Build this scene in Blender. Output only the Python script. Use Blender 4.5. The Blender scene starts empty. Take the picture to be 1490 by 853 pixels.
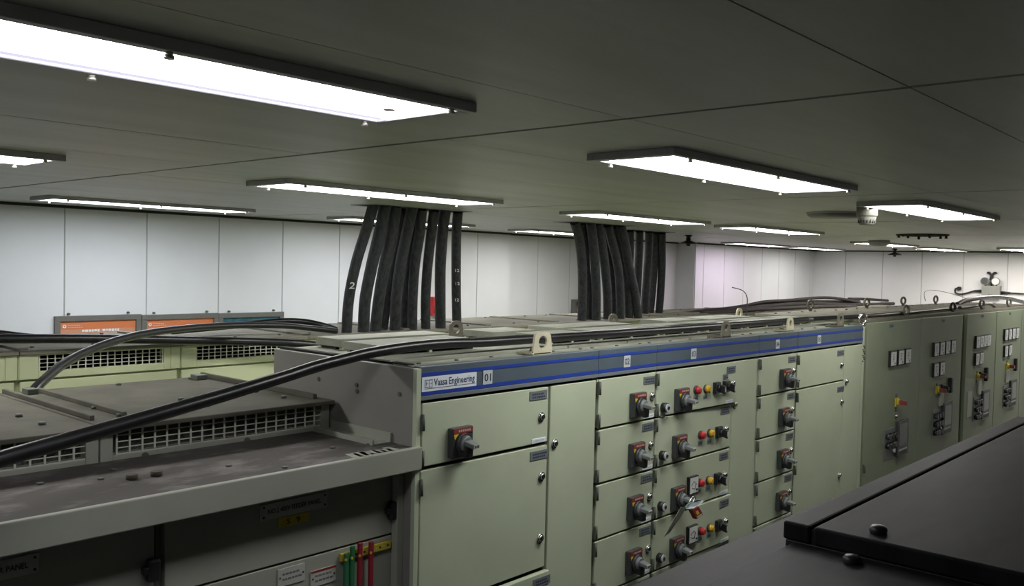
import bpy, bmesh, math, random
from mathutils import Vector, Matrix
random.seed(7)
C = bpy.context.scene.collection
PI = math.pi
CEIL = 2.83

# ------------------------------------------------------------------ materials
def mat(name, col, rough=0.5, metal=0.0, noise=0.0, scale=8.0, col2=None, bump=0.0, spec=0.5, coords='Object', stretch=None, lo=0.35, hi=0.65):
    m = bpy.data.materials.new(name); m.use_nodes = True
    nt = m.node_tree; b = nt.nodes['Principled BSDF']
    b.inputs['Base Color'].default_value = (*col, 1)
    b.inputs['Roughness'].default_value = rough
    b.inputs['Metallic'].default_value = metal
    b.inputs['Specular IOR Level'].default_value = spec
    if noise or col2:
        tc = nt.nodes.new('ShaderNodeTexCoord'); mp = nt.nodes.new('ShaderNodeMapping')
        nt.links.new(tc.outputs[coords], mp.inputs['Vector'])
        if stretch: mp.inputs['Scale'].default_value = stretch
        nz = nt.nodes.new('ShaderNodeTexNoise'); nz.inputs['Scale'].default_value = scale
        nz.inputs['Detail'].default_value = 5; nz.inputs['Roughness'].default_value = 0.6
        nt.links.new(mp.outputs['Vector'], nz.inputs['Vector'])
        r = nt.nodes.new('ShaderNodeValToRGB')
        r.color_ramp.elements[0].position = lo; r.color_ramp.elements[1].position = hi
        c2 = col2 if col2 else tuple(max(0, c * (1 - noise)) for c in col)
        r.color_ramp.elements[0].color = (*c2, 1); r.color_ramp.elements[1].color = (*col, 1)
        nt.links.new(nz.outputs['Fac'], r.inputs['Fac'])
        nt.links.new(r.outputs['Color'], b.inputs['Base Color'])
        if bump:
            bp = nt.nodes.new('ShaderNodeBump'); bp.inputs['Strength'].default_value = bump
            bp.inputs['Distance'].default_value = 0.01
            nt.links.new(nz.outputs['Fac'], bp.inputs['Height'])
            nt.links.new(bp.outputs['Normal'], b.inputs['Normal'])
    return m

def emit(name, col, strength):
    m = bpy.data.materials.new(name); m.use_nodes = True
    nt = m.node_tree; b = nt.nodes['Principled BSDF']
    b.inputs['Base Color'].default_value = (0.8, 0.8, 0.8, 1)
    b.inputs['Emission Color'].default_value = (*col, 1)
    b.inputs['Emission Strength'].default_value = strength
    return m

PAINT = mat('grey_green_enamel', (0.50, 0.56, 0.405), 0.42, noise=0.10, scale=3.0)
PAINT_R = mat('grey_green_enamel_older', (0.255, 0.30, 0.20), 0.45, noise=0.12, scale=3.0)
PAINT_L = mat('dull_grey_enamel', (0.345, 0.36, 0.295), 0.5, noise=0.12, scale=3.0)
PAINT_SHADED = mat('grey_end_panel_enamel', (0.25, 0.245, 0.22), 0.5, noise=0.15, scale=3.0)  # same enamel as the frame, darkened to paint in the end face's shade
PAINT_B = mat('yellowish_green_enamel', (0.55, 0.59, 0.37), 0.45, noise=0.10, scale=3.0)
GRID = mat('pale_grille_wire', (0.60, 0.61, 0.52), 0.5, noise=0.1)
DUSTY = mat('dusty_metal_top', (0.235, 0.22, 0.165), 0.85, col2=(0.16, 0.15, 0.115), scale=3.5, bump=0.1)
DUST_V = mat('dusty_green_top', (0.34, 0.36, 0.29), 0.75, col2=(0.23, 0.235, 0.185), scale=4.0, bump=0.05)
DUST_L = mat('brown_dust_on_metal', (0.105, 0.10, 0.075), 0.9, col2=(0.065, 0.062, 0.047), scale=5.0, bump=0.15)
SMEAR = mat('rubbed_dust', (0.19, 0.175, 0.16), 0.8, col2=(0.068, 0.060, 0.053), scale=8.0, bump=0.1, stretch=(0.8, 1.6, 1), lo=0.50, hi=0.72)
STEEL_F = mat('dark_scuffed_steel', (0.022, 0.022, 0.024), 0.55, col2=(0.011, 0.011, 0.012), scale=4.0, spec=0.1, stretch=(1, 4, 1))
STEEL_G = mat('dark_steel_edge', (0.02, 0.02, 0.02), 0.5, noise=0.2)
CEILM = mat('grey_ceiling_enamel', (0.50, 0.52, 0.45), 0.42, col2=(0.42, 0.43, 0.365), scale=2.2, stretch=(0.5, 3.0, 1))
SEAM = mat('black_seam', (0.02, 0.02, 0.018), 0.8)
WALLM = mat('white_wall_enamel', (0.76, 0.765, 0.785), 0.45, noise=0.05, scale=1.5)
WSEAM = mat('wall_joint_grey', (0.45, 0.45, 0.44), 0.7)
FLOORM = mat('grey_floor_paint', (0.13, 0.145, 0.125), 0.5, noise=0.3, scale=4)
BLACK = mat('black_rubber', (0.016, 0.016, 0.017), 0.42, noise=0.3, scale=20)
CABLE = mat('black_cable_jacket', (0.007, 0.007, 0.008), 0.30, col2=(0.011, 0.011, 0.012), scale=25, spec=0.45)
CABLE_D = mat('dusty_black_cable', (0.050, 0.055, 0.060), 0.6, col2=(0.017, 0.018, 0.020), scale=18, stretch=(3, 3, 0.7))
CABLE_B = mat('brown_dusty_cable', (0.036, 0.030, 0.028), 0.7, noise=0.4, scale=20)
DARK = mat('dark_grey_plastic', (0.05, 0.055, 0.055), 0.4, noise=0.15, scale=30)
GREYP = mat('mid_grey_plastic', (0.17, 0.19, 0.19), 0.4, noise=0.15, scale=30)
HINGE = mat('hinge_grey_metal', (0.10, 0.115, 0.09), 0.5, noise=0.2, scale=30)
GAP = mat('dark_recess', (0.012, 0.013, 0.010), 0.9)
CHROME = mat('chrome', (0.72, 0.72, 0.70), 0.18, metal=1.0, noise=0.1)
ZINC = mat('yellow_zinc_plate', (0.66, 0.62, 0.45), 0.4, metal=0.15, noise=0.15, scale=15)
ZINC_D = mat('dull_dusty_zinc', (0.22, 0.21, 0.16), 0.6, metal=0.2, noise=0.3, scale=15)
RED = mat('red_plastic', (0.50, 0.025, 0.03), 0.35, noise=0.1)
REDL = mat('red_print', (0.26, 0.035, 0.03), 0.5, noise=0.1)
YEL = mat('amber_plastic', (0.62, 0.38, 0.03), 0.35, noise=0.1)
YELB = mat('yellow_plastic', (0.62, 0.50, 0.04), 0.4, noise=0.1)
GREEN = mat('green_strap', (0.02, 0.16, 0.06), 0.6, noise=0.2)
REDS = mat('red_strap', (0.28, 0.015, 0.03), 0.6, noise=0.2)
BLUE = mat('blue_stripe_paint', (0.02, 0.055, 0.33), 0.4, noise=0.15)
BAND = mat('slate_band_paint', (0.085, 0.115, 0.14), 0.45, noise=0.12, scale=6)
PLATE = mat('engraved_grey_plate', (0.17, 0.19, 0.195), 0.4, noise=0.1)
STICK = mat('silver_grey_sticker', (0.50, 0.54, 0.54), 0.5, noise=0.05)
WHITE = mat('white_label', (0.74, 0.80, 0.86), 0.5, noise=0.04)
WHITE_D = mat('dirty_white_plate', (0.50, 0.50, 0.45), 0.5, noise=0.12)
INK = mat('dark_blue_ink', (0.02, 0.035, 0.08), 0.6)
INKB = mat('black_ink', (0.02, 0.02, 0.02), 0.6)
CHALK = mat('white_cable_marking', (0.8, 0.8, 0.8), 0.7)
FRAME = mat('grey_poster_frame', (0.155, 0.15, 0.135), 0.5, noise=0.1)
ORANGE = mat('orange_poster_print', (0.66, 0.20, 0.075), 0.5, noise=0.06, scale=3)
ORANGE2 = mat('faded_orange_print', (0.62, 0.28, 0.17), 0.5, noise=0.06, scale=3)
TEAL = mat('teal_poster_print', (0.035, 0.16, 0.21), 0.45, col2=(0.015, 0.075, 0.11), scale=14)
LAMPF = mat('grey_lamp_frame', (0.50, 0.50, 0.50), 0.45, noise=0.1)
KNOB = mat('pale_brass_knob', (0.55, 0.52, 0.45), 0.3, metal=0.6, noise=0.1)
WPLAST = mat('off_white_plastic', (0.22, 0.225, 0.19), 0.5, noise=0.06)
PHOTOE = mat('grey_enamel_box', (0.26, 0.275, 0.25), 0.5, noise=0.1)
TAGP = mat('pale_blue_tag', (0.62, 0.74, 0.76), 0.5, noise=0.1)
RIBBON = mat('grey_ribbon', (0.42, 0.42, 0.35), 0.7, noise=0.2)
GLASSY = mat('grey_display', (0.09, 0.10, 0.10), 0.2, noise=0.1)
METERF = mat('meter_dial_white', (0.74, 0.76, 0.74), 0.4, noise=0.06)
RUST = mat('rusty_dark_metal', (0.045, 0.03, 0.022), 0.8, noise=0.4, scale=20)
YDIN = mat('yellow_rail', (0.55, 0.44, 0.04), 0.5, noise=0.12, scale=30)

# ------------------------------------------------------------------ mesh builder
class M:
    """collects shapes (world coordinates) with several materials in ONE mesh"""
    def __init__(s): s.bm = bmesh.new(); s.mats = []
    def mi(s, m):
        if m not in s.mats: s.mats.append(m)
        return s.mats.index(m)
    def _tag(s, faces, m, smooth=False):
        i = s.mi(m)
        for f in faces: f.material_index = i; f.smooth = smooth
    def box(s, a, b, m, bev=0.0, segs=2):
        a, b = [min(p, q) for p, q in zip(a, b)], [max(p, q) for p, q in zip(a, b)]
        v = [s.bm.verts.new((x, y, z)) for x in (a[0], b[0]) for y in (a[1], b[1]) for z in (a[2], b[2])]
        f = [s.bm.faces.new([v[i] for i in q]) for q in ((0,1,3,2),(4,6,7,5),(0,4,5,1),(2,3,7,6),(0,2,6,4),(1,5,7,3))]
        s._tag(f, m)
        if bev:
            ed = list({e for q in f for e in q.edges})
            r = bmesh.ops.bevel(s.bm, geom=ed, offset=bev, segments=segs, affect='EDGES', profile=0.5)
            s._tag(r['faces'], m)
        return s
    def ngon(s, pts, m):
        f = s.bm.faces.new([s.bm.verts.new(p) for p in pts]); s._tag([f], m); return s
    def prism(s, pts, d, m, bev=0.0):
        """polygon pts extruded along vector d"""
        d = Vector(d); n = len(pts)
        A = [s.bm.verts.new(p) for p in pts]; B = [s.bm.verts.new(Vector(p) + d) for p in pts]
        f = [s.bm.faces.new(A[::-1]), s.bm.faces.new(B)]
        f += [s.bm.faces.new([A[i], A[(i+1) % n], B[(i+1) % n], B[i]]) for i in range(n)]
        s._tag(f, m)
        if bev:
            ed = list({e for q in f for e in q.edges})
            r = bmesh.ops.bevel(s.bm, geom=ed, offset=bev, segments=2, affect='EDGES', profile=0.5)
            s._tag(r['faces'], m)
        return s
    def ringprism(s, outer, inner, d, m):
        """plate with a hole: matching outer / inner loops"""
        d = Vector(d); n = len(outer)
        O = [s.bm.verts.new(p) for p in outer]; I = [s.bm.verts.new(p) for p in inner]
        O2 = [s.bm.verts.new(Vector(p) + d) for p in outer]; I2 = [s.bm.verts.new(Vector(p) + d) for p in inner]
        f = []
        for i in range(n):
            j = (i+1) % n
            f += [s.bm.faces.new([O[i], O[j], I[j], I[i]]), s.bm.faces.new([O2[j], O2[i], I2[i], I2[j]]),
                  s.bm.faces.new([O[j], O[i], O2[i], O2[j]]), s.bm.faces.new([I[i], I[j], I2[j], I2[i]])]
        s._tag(f, m); return s
    def cyl(s, p, axis, r, h, m, n=20, r2=None, smooth=True):
        axis = Vector(axis).normalized(); p = Vector(p)
        u = axis.orthogonal().normalized(); w = axis.cross(u)
        r2 = r if r2 is None else r2
        A = [s.bm.verts.new(p + (u*math.cos(2*PI*i/n) + w*math.sin(2*PI*i/n))*r) for i in range(n)]
        B = [s.bm.verts.new(p + axis*h + (u*math.cos(2*PI*i/n) + w*math.sin(2*PI*i/n))*r2) for i in range(n)]
        sd = [s.bm.faces.new([A[i], A[(i+1) % n], B[(i+1) % n], B[i]]) for i in range(n)]
        cp = [s.bm.faces.new(A[::-1]), s.bm.faces.new(B)]
        s._tag(sd, m, smooth); s._tag(cp, m); return s
    def lathe(s, p, axis, prof, m, n=28):
        """prof: list of (radius, height along axis)"""
        axis = Vector(axis).normalized(); p = Vector(p)
        u = axis.orthogonal().normalized(); w = axis.cross(u); rows = []
        for r, h in prof:
            rows.append([s.bm.verts.new(p + axis*h + (u*math.cos(2*PI*i/n) + w*math.sin(2*PI*i/n))*max(r, 1e-4)) for i in range(n)])
        f = []
        for a, b in zip(rows, rows[1:]):
            f += [s.bm.faces.new([a[i], a[(i+1) % n], b[(i+1) % n], b[i]]) for i in range(n)]
        s._tag(f, m, True); return s
    def tube(s, pts, r, m, n=10, sub=5, cap=True, closed=False):
        P = [Vector(p) for p in pts]
        if sub > 1 and len(P) > 2:
            Q = []; k = len(P); rng = range(k if closed else k-1)
            for i in rng:
                if closed: p0, p1, p2, p3 = P[i-1], P[i], P[(i+1) % k], P[(i+2) % k]
                else: p0, p1, p2, p3 = P[max(i-1, 0)], P[i], P[i+1], P[min(i+2, k-1)]
                for j in range(sub):
                    t = j/sub
                    Q.append(0.5*((2*p1) + (p2-p0)*t + (2*p0-5*p1+4*p2-p3)*t*t + (3*p1-p0-3*p2+p3)*t**3))
            if not closed: Q.append(P[-1])
            P = Q
        P = [p for i, p in enumerate(P) if i == 0 or (p-P[i-1]).length > 1e-5]
        k = len(P); rows = []; u = None
        for i in range(k):
            t = (P[(i+1) % k]-P[i-1]) if closed else (P[min(i+1, k-1)]-P[max(i-1, 0)])
            t.normalize()
            u = t.orthogonal().normalized() if u is None else (u - t*u.dot(t)).normalized()
            w = t.cross(u); rr = r[min(int(i*len(r)/k), len(r)-1)] if isinstance(r, list) else r
            rows.append([s.bm.verts.new(P[i] + (u*math.cos(2*PI*a/n) + w*math.sin(2*PI*a/n))*rr) for a in range(n)])
        f = []
        prs = list(zip(rows, rows[1:])) + ([(rows[-1], rows[0])] if closed else [])
        for a, b in prs:
            f += [s.bm.faces.new([a[i], a[(i+1) % n], b[(i+1) % n], b[i]]) for i in range(n)]
        s._tag(f, m, True)
        if cap and not closed: s._tag([s.bm.faces.new(rows[0][::-1]), s.bm.faces.new(rows[-1])], m)
        return s
    def torus(s, c, axis, R, r, m, n=24, k=8):
        axis = Vector(axis).normalized(); u = axis.orthogonal().normalized(); w = axis.cross(u); c = Vector(c)
        return s.tube([c + (u*math.cos(2*PI*i/n) + w*math.sin(2*PI*i/n))*R for i in range(n)], r, m, k, 1, closed=True)
    def text(s, body, size, org, xa, up, m, ext=0.0004, align='LEFT', width=None, weight=0.0):
        cu = bpy.data.curves.new('t', 'FONT'); cu.body = body; cu.size = size; cu.extrude = ext; cu.align_x = align
        cu.resolution_u = 2; cu.offset = weight
        o = bpy.data.objects.new('t', cu); C.objects.link(o)
        dg = bpy.context.evaluated_depsgraph_get(); dg.update()
        me = bpy.data.meshes.new_from_object(o.evaluated_get(dg))
        bpy.data.objects.remove(o); bpy.data.curves.remove(cu)
        xa = Vector(xa).normalized(); up = Vector(up).normalized(); nz = xa.cross(up)
        xs = [v.co.x for v in me.vertices] or [0, 1]
        k = width/(max(xs)-min(xs)) if width else 1.0
        base = min(xs) if width else 0
        vs = [s.bm.verts.new(Vector(org) + xa*((v.co.x-base)*k) + up*v.co.y + nz*v.co.z) for v in me.vertices]
        i = s.mi(m)
        for p in me.polygons:
            try:
                f = s.bm.faces.new([vs[j] for j in p.vertices]); f.material_index = i
            except ValueError: pass
        bpy.data.meshes.remove(me); return s
    def mesh(s, name, off=(0, 0, 0)):
        bmesh.ops.recalc_face_normals(s.bm, faces=s.bm.faces[:])
        if any(off): bmesh.ops.translate(s.bm, verts=s.bm.verts, vec=-Vector(off))
        me = bpy.data.meshes.new(name); s.bm.to_mesh(me); s.bm.free()
        for m in s.mats: me.materials.append(m)
        return me

WPOS = {}
def thing(name, label, cat, loc, group=None):
    o = bpy.data.objects.new(name, None); C.objects.link(o); o.location = loc
    o.empty_display_size = 0.05
    WPOS[o] = Vector(loc); tag(o, label, cat, group); return o
def tag(o, label, cat, group=None):
    o['label'] = label; o['category'] = cat
    if group: o['group'] = group
    return o
def obj(name, b, parent=None, at=None, label=None):
    """b: M in world coordinates, or a shared local mesh placed with its origin at world point `at`"""
    pw = WPOS[parent] if parent else Vector((0, 0, 0))
    if isinstance(b, M):
        me = b.mesh(name, pw if parent else (at or (0, 0, 0)))
        o = bpy.data.objects.new(name, me)
        if parent is None and at: o.location = at
        WPOS[o] = pw if parent else Vector(at or (0, 0, 0))
    else:
        o = bpy.data.objects.new(name, b); o.location = Vector(at) - pw; WPOS[o] = Vector(at)
    C.objects.link(o)
    if parent: o.parent = parent
    if label: o['label'] = label
    return o
def struct(name, b):
    o = obj(name, b); o['kind'] = 'structure'; return o

# ------------------------------------------------------------------ room shell
X0, X1, Y0, YW = -2.0, 13.0, -2.5, 6.1
struct('floor', M().box((X0-.1, Y0-.1, -.1), (X1+.1, 6.4, 0), FLOORM))
# ceiling: long pressed panels with open joints
cm = M().box((X0-.1, Y0-.1, CEIL+.012), (X1+.1, 6.4, CEIL+.10), SEAM)
xs = [X0-.1, -0.35, 1.60, 3.72, 5.68, 7.80, 9.40, 10.95, 12.30, X1+.1]
ys = [0.53 + 0.583*k for k in range(-6, 11)]
for a, b in zip(xs, xs[1:]):
    for c, d in zip([Y0-.1]+ys, ys+[6.4]):
        if d-c < .02 or c < Y0-.2: continue
        cm.box((a+.008, c+.0012, CEIL+random.choice((0, 0, .0005))), (b-.008, d-.0012, CEIL+.02), CEILM)
struct('ceiling', cm)
def wall_panels(name, p, q, n, seams, zt=CEIL):
    """wall between plan points p and q (inner face), thickness along n away from the room, vertical joints at the given distances"""
    b = M(); p = Vector((*p, 0)); q = Vector((*q, 0)); n = Vector((*n, 0)); L = (q-p).length; d = (q-p)/L
    def slab(s0, s1, t0, t1, m):
        pts = [p+d*s0+n*t0, p+d*s1+n*t0, p+d*s1+n*t1, p+d*s0+n*t1]
        b.prism(pts, (0, 0, zt), m)
    slab(0, L, .006, .10, WSEAM)
    ed = [0] + sorted(x for x in seams if 0 < x < L) + [L]
    for a, c in zip(ed, ed[1:]): slab(a+(.005 if a else 0), c-(.005 if c < L else 0), 0, .006, WALLM)
    return struct(name, b)
wall_panels('wall_left', (X0, YW), (6.75, YW), (0, 1), [2.39-X0+.5545*k for k in range(-8, 9)])
wall_panels('wall_left_recess', (6.75, 6.18), (8.2, 6.18), (0, 1), [.53, 1.08])
wall_panels('wall_left_pier', (8.2, 5.86), (9.55, 5.86), (0, 1), [.5, 1.0])
wall_panels('wall_left_far', (9.5625, 5.6), (X1, 5.6), (0, 1), [.19+.52*k for k in range(0, 7)])
wall_panels('wall_pier_side', (9.55, 5.61), (9.55, 5.96), (1, 0), [])
wall_panels('wall_recess_side', (8.2, 5.87), (8.2, 6.28), (1, 0), [])
wall_panels('wall_back', (X1, Y0), (X1, 5.7), (1, 0), [2.984-Y0+.5335*k for k in range(-9, 6)])
wall_panels('wall_front', (X0, Y0), (X0, 6.2), (-1, 0), [.55*k for k in range(1, 16)])
wall_panels('wall_right', (X0, Y0), (X1, Y0), (0, -1), [.55*k for k in range(1, 28)])

for i, (a, b_) in enumerate((((X0, 6.075), (6.75, 6.10)), ((6.75, 6.155), (8.2, 6.18)), ((8.2, 5.835), (9.55, 5.86)), ((9.57, 5.575), (X1, 5.60)), ((X1-.02, Y0), (X1, 5.575)))):
    struct('trim_%d' % (i+4), M().box((*a, CEIL-.018), (*b_, CEIL-.0005), SEAM))  # black strips stand in for the shadow gap along the wall tops

# ------------------------------------------------------------------ ceiling lights
def light_meshes():
    L, W, H = 1.27, 0.29, 0.020
    f = M()
    t = .022
    f.box((0, -W/2, -H), (L, -W/2+t, 0), LAMPF, .002).box((0, W/2-t, -H), (L, W/2, 0), LAMPF, .002)
    f.box((0, -W/2+t, -H), (t+.01, W/2-t, 0), LAMPF, .002).box((L-t-.01, -W/2+t, -H), (L, W/2-t, 0), LAMPF, .002)
    fm = f.mesh('frame')
    k = M().cyl((0, 0, -.008), (0, 0, 1), .006, .009, KNOB, 12).cyl((0, 0, -.011), (0, 0, 1), .0075, .005, KNOB, 12)
    km = k.mesh('knob')
    return L, W, H, fm, km, t
LL, LW, LH, FRM, KNB, LT = light_meshes()
def lamp(x, y, label, strength, col=(1, .99, .97), flip=False):
    r = thing('ceiling_light', label, 'ceiling light', (x, y, CEIL), 'recessed rectangular ceiling lights')
    obj('frame', FRM, r, (x, y, CEIL))
    d = M().box((x+LT+.01, y-LW/2+LT, CEIL-.013), (x+LL-LT-.01, y+LW/2-LT, CEIL-.004), emit('lit_diffuser', col, strength))
    obj('diffuser', d, r, label='glowing white diffuser')
    for kx in (.10, .635, LL-.06):
        for ky in (-LW/2+.012, LW/2-.012):
            obj('knob', KNB, r, (x+kx, y+ky, CEIL-LH+.001))
    return r
EXPO = 1.1
S = 9.0
lamp(.005, 1.395, 'biggest nearest ceiling light, upper left, with a red mark', S*.40, (.94, .93, 1))
lamp(2.035, 1.41, 'second nearest ceiling light, upper right over the switchboard aisle', S*.9)
lamp(4.06, 1.415, 'ceiling light right of the slotted ceiling detector', S*.8, (1, .98, .93))
lamp(-.085, 3.16, 'ceiling light of which only a corner shows at left edge', S)
lamp(2.02, 3.17, 'ceiling light in front of the left cable bundle', S)
lamp(4.10, 3.18, 'ceiling light in front of the right cable bundle', S)
lamp(5.78, 3.10, 'ceiling light seen above the pier, right of the right bundle', S)
lamp(9.20, 3.44, 'far ceiling light behind the small round detector', S*1.15, (1, .93, .86))
lamp(11.15, 3.45, 'farthest ceiling light in the middle row, near back wall', S*1.15, (1, .93, .86))
lamp(1.93, 5.27, 'ceiling light close to left wall above the posters', S*1.0, (.88, .93, 1))
lamp(3.97, 5.27, 'ceiling light by the left wall, seen behind the left bundle', S, (.93, .96, 1))
lamp(5.95, 5.27, 'ceiling light by the left wall, between the two bundles', S)
lamp(9.42, 5.05, 'pinkish ceiling light by the far left wall', S*.62, (.96, .80, 1))
lamp(11.05, 5.0, 'ceiling light by the wall in the far left corner', S*.6)
lamp(11.2, 2.55, 'farthest ceiling light at the right, beside another far one', S*1.7, (1, .93, .86))
b = M().cyl((1.175, 1.40, CEIL-.0135), (0, 0, -1), .012, .0012, RED, 16)
o = [q for q in bpy.data.objects if q.get('label', '').startswith('biggest')][0]
obj('red_mark', b, o, label='small red spot on the diffuser')
lamp(8.0, 1.41, 'ceiling light over the far end of the control cabinets', S*.8, (1, .97, .92))
b = M().box((.04, 1.395+.093, CEIL-.0150), (1.24, 1.395+.118, CEIL-.0131), emit('dim_lilac_strip', (.80, .76, 1), .40))
obj('diffuser_rim', b, o, label='dimmer lilac strip')
lamp(10.3, 1.41, 'ceiling light near the back wall corner on the right', S*1.7, (1, .93, .86))  # extra lamp out of view, added to brighten the far end


# ------------------------------------------------------------------ shared small fittings (local: x right, -y towards the aisle, z up)
def fit_switch():
    b = M()
    b.box((-.045, -.022, -.046), (.045, 0, .046), DARK, .004)
    b.box((-.040, -.0235, .028), (.040, -.022, .044), REDL)
    for i in range(6): b.box((-.020+.009*i, -.0242, .033), (-.015+.009*i, -.0235, .039), WHITE_D)
    b.prism([(-.041, -.0232, .027), (-.020, -.0232, .027), (-.036, -.0232, .012)], (0, -.0008, 0), YELB)
    b.cyl((0, -.022, -.004), (0, -1, 0), .032, .012, DARK, 24)
    b.cyl((0, -.034, -.004), (0, -1, 0), .027, .012, GREYP, 24, r2=.022)
    # pistol grip: tapered lever; the black block below paints in its shaded lower part
    b.prism([(-.021, -.028, .012), (.021, -.028, .012), (.013, -.080, .002), (-.013, -.080, .002)], (0, 0, -.015), GREYP, .003)
    b.prism([(-.022, -.024, -.003), (.022, -.024, -.003), (.013, -.056, -.010), (-.013, -.056, -.010)], (0, .002, -.036), BLACK, .003)
    b.box((-.011, -.082, -.012), (.011, -.079, .001), WHITE_D)
    for i in range(3): b.box((-.009+.007*i, -.0826, -.009), (-.005+.007*i, -.082, -.001), INKB)
    return b.mesh('rotary_switch')
def fit_lock():
    b = M().cyl((0, 0, 0), (0, -1, 0), .0145, .006, CHROME, 20).cyl((0, -.006, 0), (0, -1, 0), .012, .006, CHROME, 20, r2=.009)
    b.box((-.0025, -.0135, -.006), (.0025, -.012, .006), INKB)
    b.cyl((-.001, -.0005, -.007), (0, -1, 0), .013, .003, DARK, 16)
    return b.mesh('key_lock')
def fit_plate(w=.078, h=.030, rows=2):
    b = M().box((-w/2, -.0025, -h/2), (w/2, 0, h/2), PLATE, .0006)
    for r in range(rows):
        z = h*(.14-.34*r); x = -w*.36
        n = 0
        while x < w*.30:
            l = random.uniform(.006, .013); b.box((x, -.0029, z-.0028), (x+l, -.0025, z+.0028), INK); x += l+.003
    return b.mesh('nameplate')
def fit_strip(w=.072, h=.015):
    b = M().box((-w/2, -.002, -h/2), (w/2, 0, h/2), WHITE, .0004)
    x = -w*.40
    while x < w*.36:
        l = random.uniform(.003, .006); b.box((x, -.0024, -.0022), (x+l, -.002, .0022), STICK); x += l+.002
    return b.mesh('label_strip')
def fit_hinge():
    b = M().box((-.006, -.010, -.024), (.006, .002, .024), HINGE, .002).cyl((0, -.009, -.024), (0, 0, 1), .005, .048, HINGE, 10)
    return b.mesh('hinge')
def fit_pilot(m):
    b = M().cyl((0, 0, 0), (0, -1, 0), .0185, .008, DARK, 22).cyl((0, -.008, 0), (0, -1, 0), .0165, .014, m, 22, r2=.0145)
    b.cyl((0, -.022, 0), (0, -1, 0), .0145, .004, m, 22, r2=.009)
    b.box((-.016, -.0025, -.044), (.016, 0, -.027), PLATE)
    b.box((-.010, -.003, -.038), (.010, -.0025, -.034), INK)
    return b.mesh('pilot_lamp')
def fit_selector():
    b = M().box((-.023, -.016, -.025), (.023, 0, .025), BLACK, .003)
    b.box((-.020, -.017, -.022), (.020, -.016, .022), DARK)
    b.cyl((0, -.016, 0), (0, -1, 0), .015, .014, BLACK, 18)
    b.prism([(-.006, -.028, .016), (.006, -.028, .016), (.006, -.050, .010), (-.006, -.050, .010)], (0, 0, -.034), BLACK, .002)
    b.box((-.003, -.0512, -.014), (.003, -.050, .006), WHITE_D)
    return b.mesh('selector_switch')
def fit_keyswitch():
    b = M().cyl((0, 0, 0), (0, -1, 0), .019, .022, BLACK, 22).cyl((0, -.022, 0), (0, -1, 0), .0165, .006, STICK, 22)
    b.cyl((0, -.028, 0), (0, -1, 0), .0075, .002, INKB, 14)
    b.box((-.017, -.002, -.040), (.017, 0, -.024), PLATE)
    return b.mesh('push_button')
def fit_ammeter():
    b = M()
    b.box((-.038, -.014, -.038), (.038, 0, .038), BLACK, .002)
    b.box((-.032, -.0155, -.033), (.032, -.014, .033), METERF)
    arc = [(.022*math.cos(a)-.002, -.0160, -.012+.026*math.sin(a)) for a in [PI*(.15+.07*i) for i in range(11)]]
    b.tube(arc, .0009, INKB, 5, 1)
    b.tube([(.004, -.0162, -.016), (-.018, -.0162, -.010)], .0010, INKB, 5, 1)
    b.tube([(.004, -.0162, -.016), (.012, -.0162, .008)], .0012, INKB, 5, 1)
    b.cyl((.020, -.0155, -.020), (0, -1, 0), .004, .003, INKB, 10)
    b.box((-.006, -.0163, .010), (.004, -.0155, .018), STICK)
    return b.mesh('ammeter')
SW, LK, HG = fit_switch(), fit_lock(), fit_hinge()
NPS = [fit_plate() for _ in range(4)]; NPW = [fit_plate(.090, .030) for _ in range(2)]
STR = fit_strip(); PR, PY = fit_pilot(RED), fit_pilot(YEL)
SEL, KSW, AMM = fit_selector(), fit_keyswitch(), fit_ammeter()

YF = 1.93      # front plane of the switchboard row
def door(root, x0, x1, z0, z1, yf=YF, m=PAINT, t=.022, ajar=0.0, label=None, x_hinge=None):
    b = M()
    if ajar:
        b.prism([(x0, yf-.0, z0), (x1, yf-ajar, z0), (x1, yf-ajar+t, z0), (x0, yf+t, z0)], (0, 0, z1-z0), m, .002)
    else: b.box((x0, yf, z0), (x1, yf+t, z1), m, .0025)
    return obj('door', b, root, label=label)
def lug(root, x0, x1, y, z, m=ZINC, h=.075, name='lifting_lug'):
    """bent lifting plate with a round eye"""
    c = (x0+x1)/2; w = (x1-x0)/2; r = w*.46; n = 24
    cz = z+h*.56; outer = []; inner = []
    for i in range(n):
        a = 2*PI*i/n; dx, dz = math.cos(a), math.sin(a)
        inner.append((c+r*dx, y, cz+r*dz))
        # outline: trapezoid foot with chamfered head
        k = 1e9
        for nx, nz, d in ((1, .18, w*.93), (-1, .18, w*.93), (0, 1, h*.44), (.75, .9, w*1.08), (-.75, .9, w*1.08), (0, -1, h*.56)):
            q = nx*dx+nz*dz
            if q > 1e-6: k = min(k, d/q)
        outer.append((c+k*dx, y, cz+k*dz))
    b = M().ringprism(outer, inner, (0, .008, 0), m)
    b.box((x0-.004, y, z), (x1+.004, y+.075, z+.008), m, .002)
    b.cyl((c, y+.045, z+.008), (0, 0, 1), .012, .008, ZINC_D, 6)
    return obj(name, b, root)

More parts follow.
